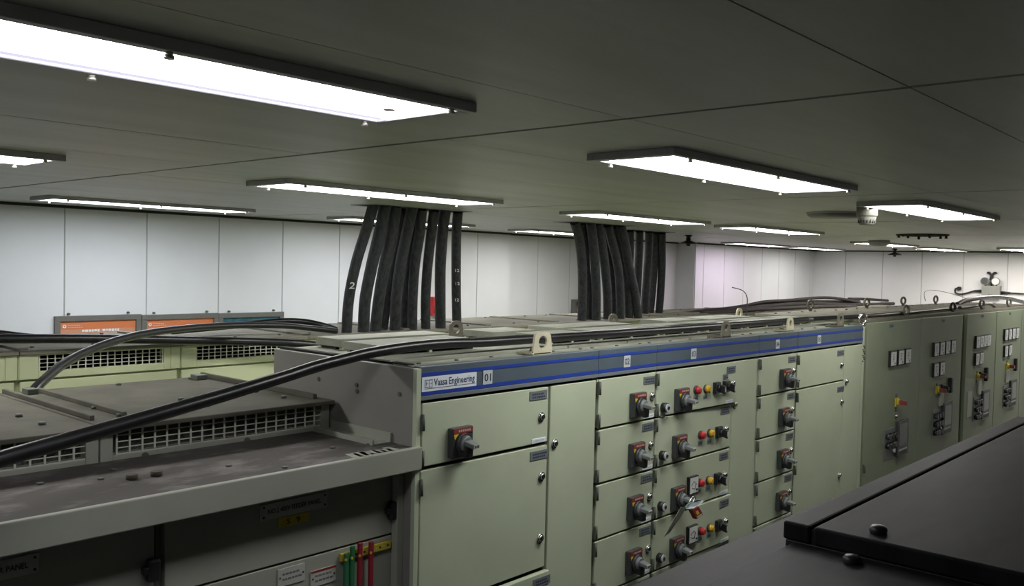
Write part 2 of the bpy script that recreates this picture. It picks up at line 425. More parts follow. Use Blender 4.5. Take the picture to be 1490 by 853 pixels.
def vcab(x0, x1, label, num, numx, top=True, first=False, last=False):
    r = thing('switchgear_cabinet', label, 'cabinet', (x0, 2.30, 0), 'sections of the pale green switchboard')
    b = M()
    b.box((x0+.001, YF+.024, .0), (x1-.001, 2.66, 2.185), GAP)
    b.box((x0+.001, YF+.03, 2.186), (x1-.001, 2.66, 2.2), DUST_V, .002)
    b.box((x0+.0005, 2.64, 0), (x1-.0005, 2.68, 2.199), PAINT, .002)
    b.box((x0, YF+.004, 2.083), (x0+.006, YF+.03, 2.10), PAINT)
    b.box((x0+.001, YF+.03, 2.2), (x1-.001, YF+.125, 2.203), DUST_V)       # folded front flange
    b.box((x0+.002, YF+.14, 2.2), (x1-.002, YF+.20, 2.212), DUST_V, .002)    # cable rail behind it
    for k in range(int((x1-x0)/.16)+1):
        b.cyl((x0+.06+.16*k, YF+.075, 2.203), (0, 0, 1), .007, .004, HINGE, 8)
    obj('body', b, r)
    h = M()
    h.box((x0, YF-.002, 2.118), (x1, YF+.03, 2.205), BAND, .0015)
    h.box((x0, YF-.004, 2.106), (x1, YF+.03, 2.1185), PLATE, .001)
    hb = obj('header_band', h, r, label='slate grey header band with two blue stripes')
    for z, hh in ((2.1815, .0052), (2.1265, .0062)):
        obj('blue_stripe', M().box((x0+.0005, YF-.0035, z-hh), (x1-.0005, YF-.0015, z+hh), BLUE), hb)
    s = M().box((numx, YF-.0042, 2.131), (numx+.042, YF-.003, 2.175), STICK)
    s.text(num, .034, (numx+.006, YF-.0044, 2.141), (1, 0, 0), (0, 0, 1), INK, width=.029, weight=.0003)
    obj('number_sticker', s, hb)
    return r, hb
def covers(r, lst):
    for (x0, x1, y0, y1, zt) in lst:
        b = M()
        b.box((x0, y0, zt-.028), (x1, y1, zt), DUST_V, .002)
        for x in (x0+.01, (x0+x1)/2, x1-.02):
            b.box((x, y0+.004, 2.2), (x+.014, y0+.02, zt-.026), PAINT); b.box((x, y1-.02, 2.2), (x+.014, y1-.004, zt-.026), PAINT)
        b.box((x0+.004, y0+.03, 2.2), (x1-.004, y1-.03, zt-.026), GAP)
        obj('top_cover', b, r)
Z = [2.096, 1.912, 1.708, 1.499, 1.289, 1.082, .2]

# ---- section 01
r, hb = vcab(1.757, 2.626, 'pale green switchgear section with one big door, makers sign and 01 sticker', '01', 2.018)
s = M().box((1.760, YF-.0042, 2.131), (1.988, YF-.003, 2.174), WHITE)
for lx, fl in ((1.770, 0), (1.787, 1)):
    s.box((lx, YF-.0048, 2.142), (lx+.015, YF-.0042, 2.1445), PLATE); s.box((lx, YF-.0048, 2.1635), (lx+.015, YF-.0042, 2.166), PLATE)
    s.box((lx, YF-.0048, 2.1445), (lx+.002, YF-.0042, 2.1635), PLATE); s.box((lx+.006, YF-.0048, 2.153), (lx+.013, YF-.0042, 2.155), PLATE)
    s.box((lx+(.012 if fl else .005), YF-.0048, 2.147), (lx+(.014 if fl else .007), YF-.0042, 2.161), PLATE)
s.text('Vaasa Engineering', .030, (1.807, YF-.0044, 2.146), (1, 0, 0), (0, 0, 1), INK, width=.172, weight=.0003)
s.box((1.770, YF-.0048, 2.1385), (1.982, YF-.0042, 2.1400), INK)
obj('maker_sign', s, hb, label='white sign with dark lettering')
d = door(r, 1.768, 2.347, 1.908, Z[0])
obj('rotary_switch', SW, d, (1.916, YF, 1.966)); obj('key_lock', LK, d, (2.309, YF, 1.998)); obj('nameplate', NPW[0], d, (2.292, YF, 2.072))
obj('label_strip', STR, d, (2.300, YF, 1.918))
for z in (2.042, 1.935): obj('hinge', HG, d, (1.763, YF-.001, z))
d = door(r, 1.766, 2.347, 1.476, 1.896)
for z in (1.793, 1.581): obj('key_lock', LK, d, (2.317, YF, z))
obj('nameplate', NPW[1], d, (2.302, YF, 1.868))
for z in (1.850, 1.52): obj('hinge', HG, d, (1.761, YF-.001, z))
d = door(r, 1.766, 2.360, 1.06, 1.462, YF-.012)
obj('nameplate', NPW[0], d, (2.318, YF-.012, 1.434)); obj('key_lock', LK, d, (2.317, YF-.012, 1.36))
d = door(r, 2.359, 2.618, .2, Z[0])
obj('key_lock', LK, d, (2.383, YF, 1.897))
b = M().box((1.757-.018, YF+.012, .0), (1.757, 2.66, 2.2), PAINT_SHADED, .0015).box((1.757-.018, YF-.004, .0), (1.757, YF+.012, 2.2), PAINT, .001)
for y, z in ((2.399, 2.123), (1.999, 2.119), (2.203, 2.124), (2.2, 2.105)): b.cyl((1.739, y, z), (-1, 0, 0), .007, .003, HINGE, 10)
b.box((1.759, 1.99, 2.200), (1.786, 2.655, 2.207), GAP)
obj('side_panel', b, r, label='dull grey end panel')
lug(r, 2.286, 2.384, YF+.02, 2.205)
lug(r, 2.72-.20, 2.72-.12, 2.60, 2.2, ZINC_D)
covers(r, [(1.868, 2.335, 2.262, 2.44, 2.237), (1.90, 2.42, 2.50, 2.645, 2.237)])

# ---- section 02 (four small drawers)
r, hb = vcab(2.628, 3.014, 'narrow pale green section of four plain switch drawers below 02 sticker', '02', 2.786)
for i in range(5):
    d = door(r, 2.636, 3.010, Z[i+1]+.004, Z[i]-(.004 if i else 0))
    zc = (Z[i]+Z[i+1])/2
    obj('nameplate', NPS[i % 4], d, (2.966, YF, Z[i]-.028))
    if i < 4:
        obj('rotary_switch', SW, d, (2.878, YF, zc-.022)); obj('key_lock', LK, d, (2.988-.004*i*0, YF, zc+.000)); obj('label_strip', STR, d, (2.970, YF, Z[i+1]+.014))
    for z in (Z[i]-.030, Z[i+1]+.034): obj('hinge', HG, d, (2.630, YF-.001, z))
covers(r, [(2.48+.16, 2.90, 2.46, 2.64, 2.235), (2.70, 2.985, 2.22, 2.40, 2.235)])

# ---- section 03 (motor starters)
r, hb = vcab(3.016, 3.894, 'pale green switchgear section with red and amber pilot lamps below 03 sticker', '03', 3.274)
for i in range(5):
    d = door(r, 3.024, 3.652-(.0 if i in (0, 3) else .012), Z[i+1]+.004, Z[i]-(.004 if i else .0), ajar=(.020 if i == 0 else .010 if i == 3 else 0))
    zc = (Z[i]+Z[i+1])/2; yy = YF-(.012 if i == 0 else .006 if i == 3 else 0)
    obj('nameplate', NPS[(i+1) % 4], d, (3.586+.01*(i == 0), yy-.0066*(i == 0)-.0036*(i == 3), Z[i]-.030))
    for z in (Z[i]-.030, Z[i+1]+.034): obj('hinge', HG, d, (3.019, YF-.001, z))
    if i == 4: continue
    obj('rotary_switch', SW, d, (3.192, YF-.004*(i == 0), zc-.040+.008*(i < 2)))
    obj('push_button', KSW, d, (3.070, YF-.001*(i == 0), zc-.054))
    if i in (2, 3): obj('ammeter', AMM, d, (3.312, YF-.004*(i == 3), zc-.008))
    if i == 0:
        obj('pilot_lamp', PR, d, (3.310, yy+.003, zc-.004), label='red pilot lamp'); obj('pilot_lamp', PY, d, (3.388, yy+.002, zc-.006), label='amber pilot lamp')
        obj('selector_switch', SEL, d, (3.468, yy-.001, zc-.008)); obj('selector_switch', SEL, d, (3.548, yy-.004, zc-.008))
        obj('key_lock', LK, d, (3.612, yy-.006, zc-.000))
        obj('nameplate', NPS[2], d, (3.548, yy-.005, zc+.034)).scale = (.55, 1, .7)
    else:
        q = .010*(i == 3)
        obj('pilot_lamp', PR, d, (3.374+q, yy, zc-.010), label='red pilot lamp'); obj('pilot_lamp', PY, d, (3.450+q, yy, zc-.012), label='amber pilot lamp')
        obj('selector_switch', SEL, d, (3.524+q, yy, zc-.016)); obj('key_lock', LK, d, (3.590+q, yy-.004, zc-.010))
    if i != 1: obj('label_strip', STR, d, (3.594, yy-.005*(i in (0, 3)), Z[i+1]+.013))
d = door(r, 3.656, 3.886, .2, Z[0]); obj('key_lock', LK, d, (3.672, YF, 1.900))
lug(r, 3.578, 3.653, YF+.02, 2.205, ZINC_D); lug(r, 3.62, 3.70, 2.60, 2.2, ZINC_D)
covers(r, [(3.03, 3.50, 2.22, 2.40, 2.237), (3.05, 3.62, 2.46, 2.64, 2.237), (3.52, 3.86, 2.22, 2.40, 2.237)])

# ---- section 04 (four small drawers)
r, hb = vcab(3.896, 4.314, 'narrow pale green section of four switch drawers between lamp section and far end', '04', 4.063)
for i in range(5):
    d = door(r, 3.906, 4.306, Z[i+1]+.004, Z[i]-(.004 if i else 0))
    zc = (Z[i]+Z[i+1])/2
    obj('nameplate', NPS[(i+2) % 4], d, (4.256, YF, Z[i]-.028))
    if i < 4:
        obj('rotary_switch', SW, d, (4.166, YF, zc-.022)); obj('key_lock', LK, d, (4.276, YF, zc+.004)); obj('label_strip', STR, d, (4.256, YF, Z[i+1]+.015))
    for z in (Z[i]-.030, Z[i+1]+.034): obj('hinge', HG, d, (3.900, YF-.001, z))
lug(r, 4.240, 4.336-.026, YF+.02, 2.205)
covers(r, [(3.92, 4.30, 2.22, 2.40, 2.237), (3.95, 4.29, 2.46, 2.64, 2.237)])

# ---- section 05
r, hb = vcab(4.316, 5.190, 'pale green end section with two big blank doors below 05 sticker', '05', 4.553)
d = door(r, 4.324, 4.926, 1.912, Z[0])
obj('nameplate', NPW[0], d, (4.874, YF, 2.064)); obj('key_lock', LK, d, (4.889, YF, 1.997))
for z in (2.06, 1.945): obj('hinge', HG, d, (4.320, YF-.001, z))
d = door(r, 4.324, 4.926, 1.08, 1.904)
obj('nameplate', NPW[1], d, (4.892, YF, 1.862))
for z in (1.789, 1.379): obj('key_lock', LK, d, (4.910, YF, z))
for z in (1.87, 1.50): obj('hinge', HG, d, (4.320, YF-.001, z))
d = door(r, 4.930, 5.184, .2, Z[0]); obj('key_lock', LK, d, (4.966, YF, 1.899))
lug(r, 4.874, 4.958, YF+.02, 2.205, ZINC_D); lug(r, 4.94, 5.02, 2.60, 2.2, ZINC)
covers(r, [(4.34, 4.80, 2.22, 2.40, 2.237), (4.34, 4.86, 2.46, 2.64, 2.237), (4.84, 5.17, 2.22, 2.40, 2.237)])

# end post with eye bolt
r = thing('end_post', 'slim pale corner post with a ring eyebolt on top at the blue band end', 'post', (5.222, 1.95, 0))
obj('upright', M().box((5.194, YF, 0), (5.228, YF+.04, 2.195), PAINT, .002).box((5.229, YF+.025, 0), (5.258, YF+.05, 2.19), GAP), r)
obj('eyebolt', M().torus((5.222, YF+.014, 2.240), (.35, 1, 0), .027, .008, CHROME, 26, 10).cyl((5.222, YF+.014, 2.195), (0, 0, 1), .011, .018, CHROME, 12), r, label='bright steel eyebolt')
b = M(); random.seed(3)
for k in range(9): b.box((5.206+.012*math.sin(k*2.1), YF-.0015, 2.08-.011*k), (5.212+.014*math.sin(k*2.1)+.012, YF-.0003, 2.088-.011*k), INKB)
obj('scribble_marks', b, r, label='black pen scribble')

# ------------------------------------------------------------------ darker control cabinets further along
def meter(w, h):
    b = M().box((-w/2, -.016, -h/2), (w/2, 0, h/2), BLACK, .002)
    b.box((-w/2+.008, -.0175, -h/2+.008), (w/2-.008, -.016, h/2-.008), METERF)
    for i in range(5): b.box((-w*.22, -.0180, h*(.25-.10*i)-.002), (w*.10, -.0175, h*(.25-.10*i)+.002), PLATE)
    b.box((w*.14, -.0185, -h*.36), (w*.24, -.0175, -h*.24), INKB)
    return b.mesh('panel_meter')
MET = meter(.105, .100)
def fit_main():
    b = M().box((-.028, -.010, -.028), (.028, 0, .028), YELB, .004).cyl((0, -.010, 0), (0, -1, 0), .022, .012, YELB, 20)
    b.prism([(-.010, -.024, .016), (.040, -.024, .010), (.034, -.060, .008), (-.006, -.060, .014)], (0, 0, -.028), REDL, .003)
    b.box((-.010, -.003, .030), (.010, 0, .050), DARK); b.box((-.012, -.003, -.062), (.012, 0, -.036), DARK)
    return b.mesh('main_switch')
MSW = fit_main()
def fit_ctrl(knobs=2):
    w1, w2, h = .19, .20, .20
    b = M().box((-w1, -.004, -h/2), (0, 0, h/2-.01), PLATE, .001)
    for rr in range(knobs+1):
        for k in range(3):
            b.cyl((-w1+.035+.055*k, -.004, .045-.058*rr), (0, -1, 0), .018, .026, BLACK if (rr+k) % 3 else DARK, 14)
    b.cyl((-.035, -.004, -.055), (0, -1, 0), .014, .014, WHITE, 12)
    b.box((.004, -.020, -h/2-.004), (w2, 0, h/2+.022), DARK, .003)
    b.box((.028, -.0215, -.040), (w2-.026, -.020, h/2), GLASSY)
    b.box((.024, -.0215, -.068), (w2-.024, -.020, -.060), STICK)
    for k in range(4): b.box((.028+.038*k, -.0215, -.094), (.054+.038*k, -.020, -.078), BLACK)
    return b.mesh('control_panel')
CTR = fit_ctrl(1), fit_ctrl(2)
def ccab(x0, x1, label):
    r = thing('control_cabinet', label, 'cabinet', (x0, 2.3, 0), 'dull green control cabinets')
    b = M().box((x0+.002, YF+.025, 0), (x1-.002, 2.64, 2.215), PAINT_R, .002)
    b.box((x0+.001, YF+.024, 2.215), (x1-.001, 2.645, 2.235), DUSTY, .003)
    b.box((x0+.03, YF+.10, 2.235), (x1-.03, YF+.14, 2.242), DUSTY, .002)
    for k in range(4): b.cyl((x0+.1+.2*k, 2.55, 2.235), (0, 0, 1), .009, .006, HINGE, 8)
    obj('body', b, r)
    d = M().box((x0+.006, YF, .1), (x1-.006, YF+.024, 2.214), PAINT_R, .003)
    dd = obj('door', d, r)
    return r, dd
def meters(dd, xs, z):
    for x in xs: obj('panel_meter', MET, dd, (x, YF, z))
def ring(r, x, y, z, m=ZINC_D, ax=(.3, 1, 0)):
    obj('lifting_ring', M().torus((x, y, z+.045), ax, .028, .009, m, 22, 8).cyl((x, y, z), (0, 0, 1), .012, .022, m, 10), r)
def handle(dd, x, z):
    obj('door_handle', M().box((x-.022, -.026+YF, z-.055), (x+.022, YF, z+.055), BLACK, .006), dd)
r, d = ccab(5.262, 6.222, 'dull green control cabinet with three meters and yellow switch beside end post')
meters(d, (5.675, 5.815, 5.945), 1.982)
obj('main_switch', MSW, d, (5.79, YF, 1.700)); obj('key_lock', LK, d, (5.80, YF, 1.608))
obj('control_panel', CTR[0], d, (5.79, YF, 1.455))
obj('nameplate', NPS[0], d, (5.66, YF, 2.185)).scale = (.8, 1, .8)
for z in (1.36, ): obj('hinge', HG, d, (5.262, YF-.004, z))
ring(r, 5.96, 2.58, 2.235); ring(r, 6.10, 1.99, 2.225)
r, d = ccab(6.224, 7.170, 'dull green control cabinet with six meters, just before the black gap')
meters(d, (6.522, 6.650, 6.778, 6.906), 1.992); meters(d, (6.532, 6.668), 1.850)
obj('main_switch', MSW, d, (6.60, YF, 1.705)).scale = (.9, 1, .9); obj('selector_switch', SEL, d, (6.71, YF, 1.712)); handle(d, 6.88, 1.715)
obj('trunking_strip', M().box((6.66, YF-.012, 1.585), (6.74, YF, 1.67), WHITE_D, .002), d)
obj('control_panel', CTR[1], d, (6.72, YF, 1.478)); obj('nameplate', NPS[1], d, (6.70, YF, 2.185)).scale = (.8, 1, .8)
ring(r, 7.0, 2.58, 2.235); ring(r, 7.12, 1.99, 2.225, BLACK)
r, d = ccab(7.275, 8.122, 'pale control cabinet with six meters, first past the black gap')
meters(d, (7.545, 7.650, 7.752, 7.855), 1.992)
meters(d, (7.545, 7.660), 1.860)
obj('main_switch', MSW, d, (7.60, YF, 1.722)).scale = (.8, 1, .8); obj('selector_switch', SEL, d, (7.68, YF, 1.728)); handle(d, 7.82, 1.722)
obj('trunking_strip', M().box((7.62, YF-.012, 1.575), (7.70, YF, 1.68), WHITE_D, .002), d)
obj('control_panel', CTR[1], d, (7.72, YF, 1.475)); obj('nameplate', NPS[2], d, (7.70, YF, 2.19)).scale = (.8, 1, .8)
obj('notice_sheet', M().box((7.36, YF-.003, 1.42), (7.48, YF, 1.62), WHITE_D), d)
ring(r, 7.83, 2.58, 2.235); ring(r, 7.90, 1.99, 2.235)
r, d = ccab(8.124, 8.975, 'pale control cabinet with six meters, farthest fully seen on the right')
meters(d, (8.395, 8.520, 8.645, 8.770), 2.012); meters(d, (8.415, 8.545), 1.872)
obj('main_switch', MSW, d, (8.50, YF, 1.738)); handle(d, 8.755, 1.735)
obj('trunking_strip', M().box((8.46, YF-.012, 1.60), (8.56, YF, 1.70), WHITE_D, .002), d)
obj('control_panel', CTR[1], d, (8.60, YF, 1.485)); obj('nameplate', NPS[3], d, (8.55, YF, 2.19)).scale = (.8, 1, .8)
ring(r, 8.7, 2.58, 2.235); ring(r, 8.76, 1.99, 2.235)
r, d = ccab(8.977, 9.85, 'pale control cabinet cut off by the right picture edge')
meters(d, (9.25, 9.38), 2.0)
b = M().box((7.175, YF+.30, 0), (7.270, 2.6, 2.20), GAP)  # no panel here: black box paints in the shade of the gap
tag(obj('gap_filler', b, None, (7.22, 2.2, 0)), 'black narrow filler strip in the gap between two control cabinets', 'filler panel')

# ------------------------------------------------------------------ grilled feeder cabinets (near left) and the same kind behind
def grille_mesh(w, h, nx, nz, m):
    """local: x 0..w, z 0..h, bars in front of a dark recess, face at y=0"""
    b = M().box((0, .030, 0), (w, .034, h), GAP)
    for i in range(nx+1):
        x = w*i/nx; b.box((x-.0024, 0, 0), (x+.0024, .003, h), m)
    for k in range(nz+1):
        z = h*k/nz; b.box((0, .001, z-.0013), (w, .004, z+.0013), m)
    return b.mesh('vent_grille')
GR_N = grille_mesh(.66, .066, 19, 4, GRID)
GR_B = grille_mesh(.56, .072, 17, 4, GRID)
def roof_bolts(b, x0, x1, ys, z):
    for y in ys:
        for k in range(3):
            b.cyl((x0+.10+(x1-x0-.2)*k/2, y, z), (0, 0, 1), .009, .008, HINGE, 6)
def fcab(x0, x1, label):
    """near feeder cabinet: low front, stepped grille box behind"""
    r = thing('feeder_cabinet', label, 'cabinet', (x0, 2.5, 0), 'grey feeder cabinets with stepped tops')
    b = M()
    b.box((x0+.001, 2.025, 0), (x1-.001, 2.35, 1.945), PAINT_L)
    b.box((x0+.001, 2.362, 0), (x1-.001, 3.07, 2.050), PAINT_L)
    b.box((x0+.001, 2.33, 1.945), (x0+.034, 2.366, 2.055), PAINT_L, .002); b.box((x1-.034, 2.33, 1.945), (x1-.001, 2.366, 2.055), PAINT_L, .002)
    b.box((x0+.034, 2.33, 1.945), (x1-.034, 2.362, 1.984), PAINT_L, .002)
    b.cyl((x0+.43, 2.33, 1.972), (0, -1, 0), .009, .005, HINGE, 10)
    b.cyl((x0+.12, 2.33, 1.972), (0, -1, 0), .009, .005, HINGE, 10)
    obj('body', b, r)
    obj('vent_grille', GR_N, r, (x0+.045, 2.332, 1.985))
    t = M().box((x0+.002, 2.300, 2.053), (x1-.002, 3.08, 2.066), DUST_L, .003)
    roof_bolts(t, x0, x1, (2.44, 2.60, 3.03), 2.066)
    obj('roof_panel', t, r, label='brown dusty roof panel')
    for dx in (.012, .10):
        f = M().box((x0+dx, 2.42, 2.066), (x0+dx+.012, 3.075, 2.080), DUST_L, .002)
        if dx > .05: f.box((x0+dx-.045, 2.98, 2.066), (x0+dx-.012, 3.03, 2.084), HINGE, .002)
        obj('roof_flange', f, r)
    d = M().box((x0+.012, 2.0, 1.708), (x1-.012, 2.026, 1.948), PAINT_L, .002)
    dd = obj('door', d, r)
    obj('door_lock', M().box((x1-.035, 1.975, 1.752), (x1-.006, 2.0, 1.806), BLACK, .006).box((x1-.048, 1.978, 1.772), (x1-.03, 1.996, 1.790), BLACK, .004), dd, label='black door lock')
    d2 = M().box((x0+.012, 2.0, .1), (x1-.012, 2.026, 1.702), PAINT_L, .002)
    d2 = obj('door', d2, r)
    return r, dd, d2
r1, da, da2 = fcab(.27, 1.003, 'stepped feeder cabinet at the far left, partly out of frame')
r2, db, db2 = fcab(1.005, 1.733, 'stepped feeder cabinet with yellow S 9 tag, next to the switchboard end')
obj('roof_flange', M().box((1.690, 2.36, 2.066), (1.704, 3.07, 2.082), DUST_L, .002).box((1.63, 2.98, 2.066), (1.67, 3.03, 2.084), HINGE, .002), r2)
obj('end_frame', M().box((1.715, 1.972, 0), (1.7385, 1.998, 1.945), PAINT_L, .002), r2)
def plate(dd, x0, x1, z0, z1, body, size, mt=WHITE_D):
    b = M().box((x0, 1.996, z0), (x1, 2.0, z1), mt, .0006)
    b.text(body, size, (x0+.022, 1.9955, (z0+z1)/2-size*.33), (1, 0, 0), (0, 0, 1), INKB, width=x1-x0-.044)
    for x in (x0+.009, x1-.009):
        for z in (z0+.008, z1-.008): b.cyl((x, 1.996, z), (0, -1, 0), .003, .0015, INKB, 8)
    return obj('nameplate', b, dd)
plate(db, 1.272, 1.482, 1.832, 1.874, 'NO.2 400V FEEDER PANEL', .018)
plate(da, .52, .735, 1.832, 1.874, 'NO.1 400V FEEDER PANEL', .018)
b = M().box((1.328, 1.997, 1.803), (1.422, 2.0, 1.829), YDIN).text('S  9', .021, (1.352, 1.9965, 1.809), (1, 0, 0), (0, 0, 1), INKB, width=.042)
obj('yellow_tag', b, db, label='yellow tag reading S 9')
def notice(x0, x1, z0, z1, red):
    b = M().box((x0, 1.997, z0), (x1, 2.0, z1), WHITE_D)
    if red: b.box((x0, 1.9964, z1-.006), (x1, 1.997, z1), REDL)
    for k in range(2):
        x = x0+.014
        while x < x1-.02:
            l = random.uniform(.005, .011); b.box((x, 1.9964, z1-.018-.014*k), (x+l, 1.997, z1-.013-.014*k), PLATE); x += l+.003
    for x in (x0+.006, x1-.006): b.cyl((x, 1.997, (z0+z1)/2), (0, -1, 0), .0025, .001, INKB, 8)
    return obj('notice_plate', b, db2)
notice(1.328, 1.412, 1.645, 1.692, False); notice(1.432, 1.515, 1.618, 1.662, True)
# yellow drilled rail with hanging straps
b = M()
b.box((1.528, 1.990, 1.668), (1.708, 1.999, 1.690), YDIN, .001)
for k in range(12): b.cyl((1.536+.0145*k, 1.990, 1.679), (0, -1, 0), .0035, .0008, INKB if k % 2 else WHITE_D, 8)
obj('drilled_rail', b, db2, label='yellow drilled strip')
for k, (x, m, lab, zt) in enumerate(((1.540, GREEN, 'green strap hanging leftmost on the yellow drilled strip', 1.692), (1.561, GREEN, 'green strap hanging right beside the two red straps', 1.708), (1.588, REDS, 'red strap hanging next to the green straps', 1.712), (1.628, REDS, 'red strap hanging alone, rightmost on the yellow strip', 1.706))):
    b = M().box((x-.0075, 1.979, 1.30), (x+.0075, 1.9885, zt), m, .003)
    b.cyl((x-.006, 1.979, 1.676), (0, -1, 0), .004, .003, YDIN, 8)
    tag(obj('hanging_strap', b, None, (x, 1.985, 1.5)), lab, 'strap', 'straps on the yellow rail')

# long dusty ledge in front of the grilles
r = thing('cable_ledge', 'long dusty grey ledge with folded front lip along the feeder cabinets', 'ledge', (1.0, 2.1, 1.95))
obj('top_plate', M().box((.24, 1.932, 1.958), (1.737, 2.328, 1.971), SMEAR), r, label='brown dusty top with rubbed patches')
obj('front_lip', M().box((.24, 1.915, 1.905), (1.7565, 1.932, 1.973), PAINT_L, .003), r)
for k, (x, y) in enumerate(((.984, 2.103), (1.042, 2.096), (.992, 2.221), (.810, 2.199), (1.224, 2.072), (1.556, 2.076), (1.319, 1.96), (1.768-.1, 2.05), (.93, 2.15))):
    big = k in (0, 1)
    obj('bolt', M().cyl((x, y, 1.971), (0, 0, 1), .014 if big else .008, .012 if big else .004, DUST_L if big else HINGE, 6), r)
obj('angle_bracket', M().box((1.668, 2.03, 1.971), (1.737, 2.32, 1.974), PAINT_L).box((1.731, 2.03, 1.974), (1.737, 2.32, 2.0), PAINT_L).box((1.664, 2.03, 1.971), (1.669, 2.32, 1.986), PAINT_L), r)
b = M(); random.seed(5)
for k in range(7):
    x = 1.52+.022*k; b.prism([(x, 1.936, 1.9712), (x+.035, 1.936, 1.9712), (x+.03+random.uniform(0, .02), 1.965+random.uniform(0, .02), 1.9712), (x+.012, 1.975+random.uniform(0, .015), 1.9712)], (0, 0, .0006), PAINT_L)
obj('wiped_patch', b, r, label='wiped pale patch')

# second row of grilled cabinets behind
YB = 4.19
def bcab(x0, x1, label, detail=True):
    r = thing('rear_cabinet', label, 'cabinet', (x0, 4.5, 0), 'row of grilled cabinets at the rear')
    b = M()
    b.box((x0+.001, YB+.034, 0), (x1-.001, 4.95, 2.060), PAINT_B)
    b.box((x0+.001, YB, 1.955), (x0+.085, YB+.034, 2.065), PAINT_B, .002); b.box((x1-.085, YB, 1.955), (x1-.001, YB+.034, 2.065), PAINT_B, .002)
    b.box((x0+.006, YB-.004, 1.957), (x0+.05, YB, 2.064), PAINT_B); b.box((x1-.05, YB-.004, 1.957), (x1-.006, YB, 2.064), PAINT_B)
    b.box((x0+.085, YB, 1.955), (x1-.085, YB+.032, 1.988), PAINT_B, .002)
    b.box((x0+.085, YB, 2.058), (x1-.085, YB+.032, 2.066), PAINT_B)
    obj('body', b, r)
    if detail: obj('vent_grille', GR_B, r, (x0+.09, YB+.004, 1.987)).scale = ((x1-x0-.18)/.56, 1, 1)
    t = M().box((x0+.002, YB-.02, 2.066), (x1-.002, 4.96, 2.083), DUSTY, .003)
    t.box((x0+.01, YB+.05, 2.083), (x0+.06, 4.92, 2.092), DUSTY, .002)
    roof_bolts(t, x0, x1, (YB+.12, 4.86), 2.083)
    obj('roof_panel', t, r, label='dusty brown roof panel')
    obj('door', M().box((x0+.012, YB+.010, .1), (x1-.012, YB+.036, 1.945), PAINT_B, .003), r)
    return r
rb = [.70+.75*k for k in range(10)] + [8.6, 9.8, 11.0, 12.2]
rl = ['grilled rear cabinet below the left end of the long cables', 'grilled rear cabinet seen below the first orange poster', 'grilled rear cabinet seen below the teal poster',
      'dusty rear cabinet top where the left cable bundle begins', 'dusty rear cabinet under the right half of left cable bundle', 'bare dusty brown rear cabinet top between the two cable bundles',
      'dusty rear cabinet under the left edge of right cable bundle', 'dusty rear cabinet under the middle of right cable bundle', 'dusty rear cabinet under the right edge of right cable bundle',
      'rear cabinet just right of the right cable bundle', 'rear cabinet below the ends of the loose brown cables', 'rear cabinet under the middle of loose brown cables', 'rear cabinet farthest along, near the back wall corner']
rows = list(zip(rb, rb[1:], rl))
for x0, x1, lab in rows: bcab(x0, x1, lab, detail=x1 < 5)

# ------------------------------------------------------------------ dark foreground cabinet tops
def fore(x0, x1, y1, zt, label, bolts, seam=None):
    r = thing('foreground_cabinet', label, 'cabinet', (x0, .3, 0), 'dark cabinets in the foreground')
    obj('body', M().box((x0+.002, -.55, 0), (x1-.002, y1-.004, zt-.030), STEEL_G, .002), r)
    b = M()
    if seam:
        b.box((x0, seam+.003, zt-.030), (x1, y1, zt), STEEL_F, .004); b.box((x0, -.55, zt-.030), (x1, seam-.003, zt), STEEL_F, .004)
        b.box((x0+.004, seam-.004, zt-.03), (x1-.004, seam+.004, zt-.006), GAP)
    else: b.box((x0, -.55, zt-.030), (x1, y1, zt), STEEL_F, .004)
    obj('top_cover', b, r, label='scuffed dark steel cover')
    for x, y in bolts: obj('cover_bolt', M().lathe((x, y, zt), (0, 0, 1), [(.013, 0), (.014, .006), (.010, .011), (0, .012)], BLACK, 14), r)
    return r
fore(1.385, 2.93, .634, 2.10, 'dark steel cabinet top filling the lower right corner', [(1.432, .497)], .585)
fore(2.936, 4.4, .634, 2.09, 'dark steel cabinet top just at the right picture edge', [], .585)
fore(.42, 1.380, .612, 2.072, 'lower dark steel cabinet top at the bottom, left of the corner one', [(1.342, .503)])
b = M().box((.30, .638, 2.02), (1.80, .728, 2.045), STEEL_F, .006).box((.30, .69, 0), (1.80, .722, 2.02), STEEL_G)
tag(obj('front_ledge', b, None, (.8, .65, 2.03)), 'dark rounded ledge at the bottom edge before the green drawers', 'ledge')

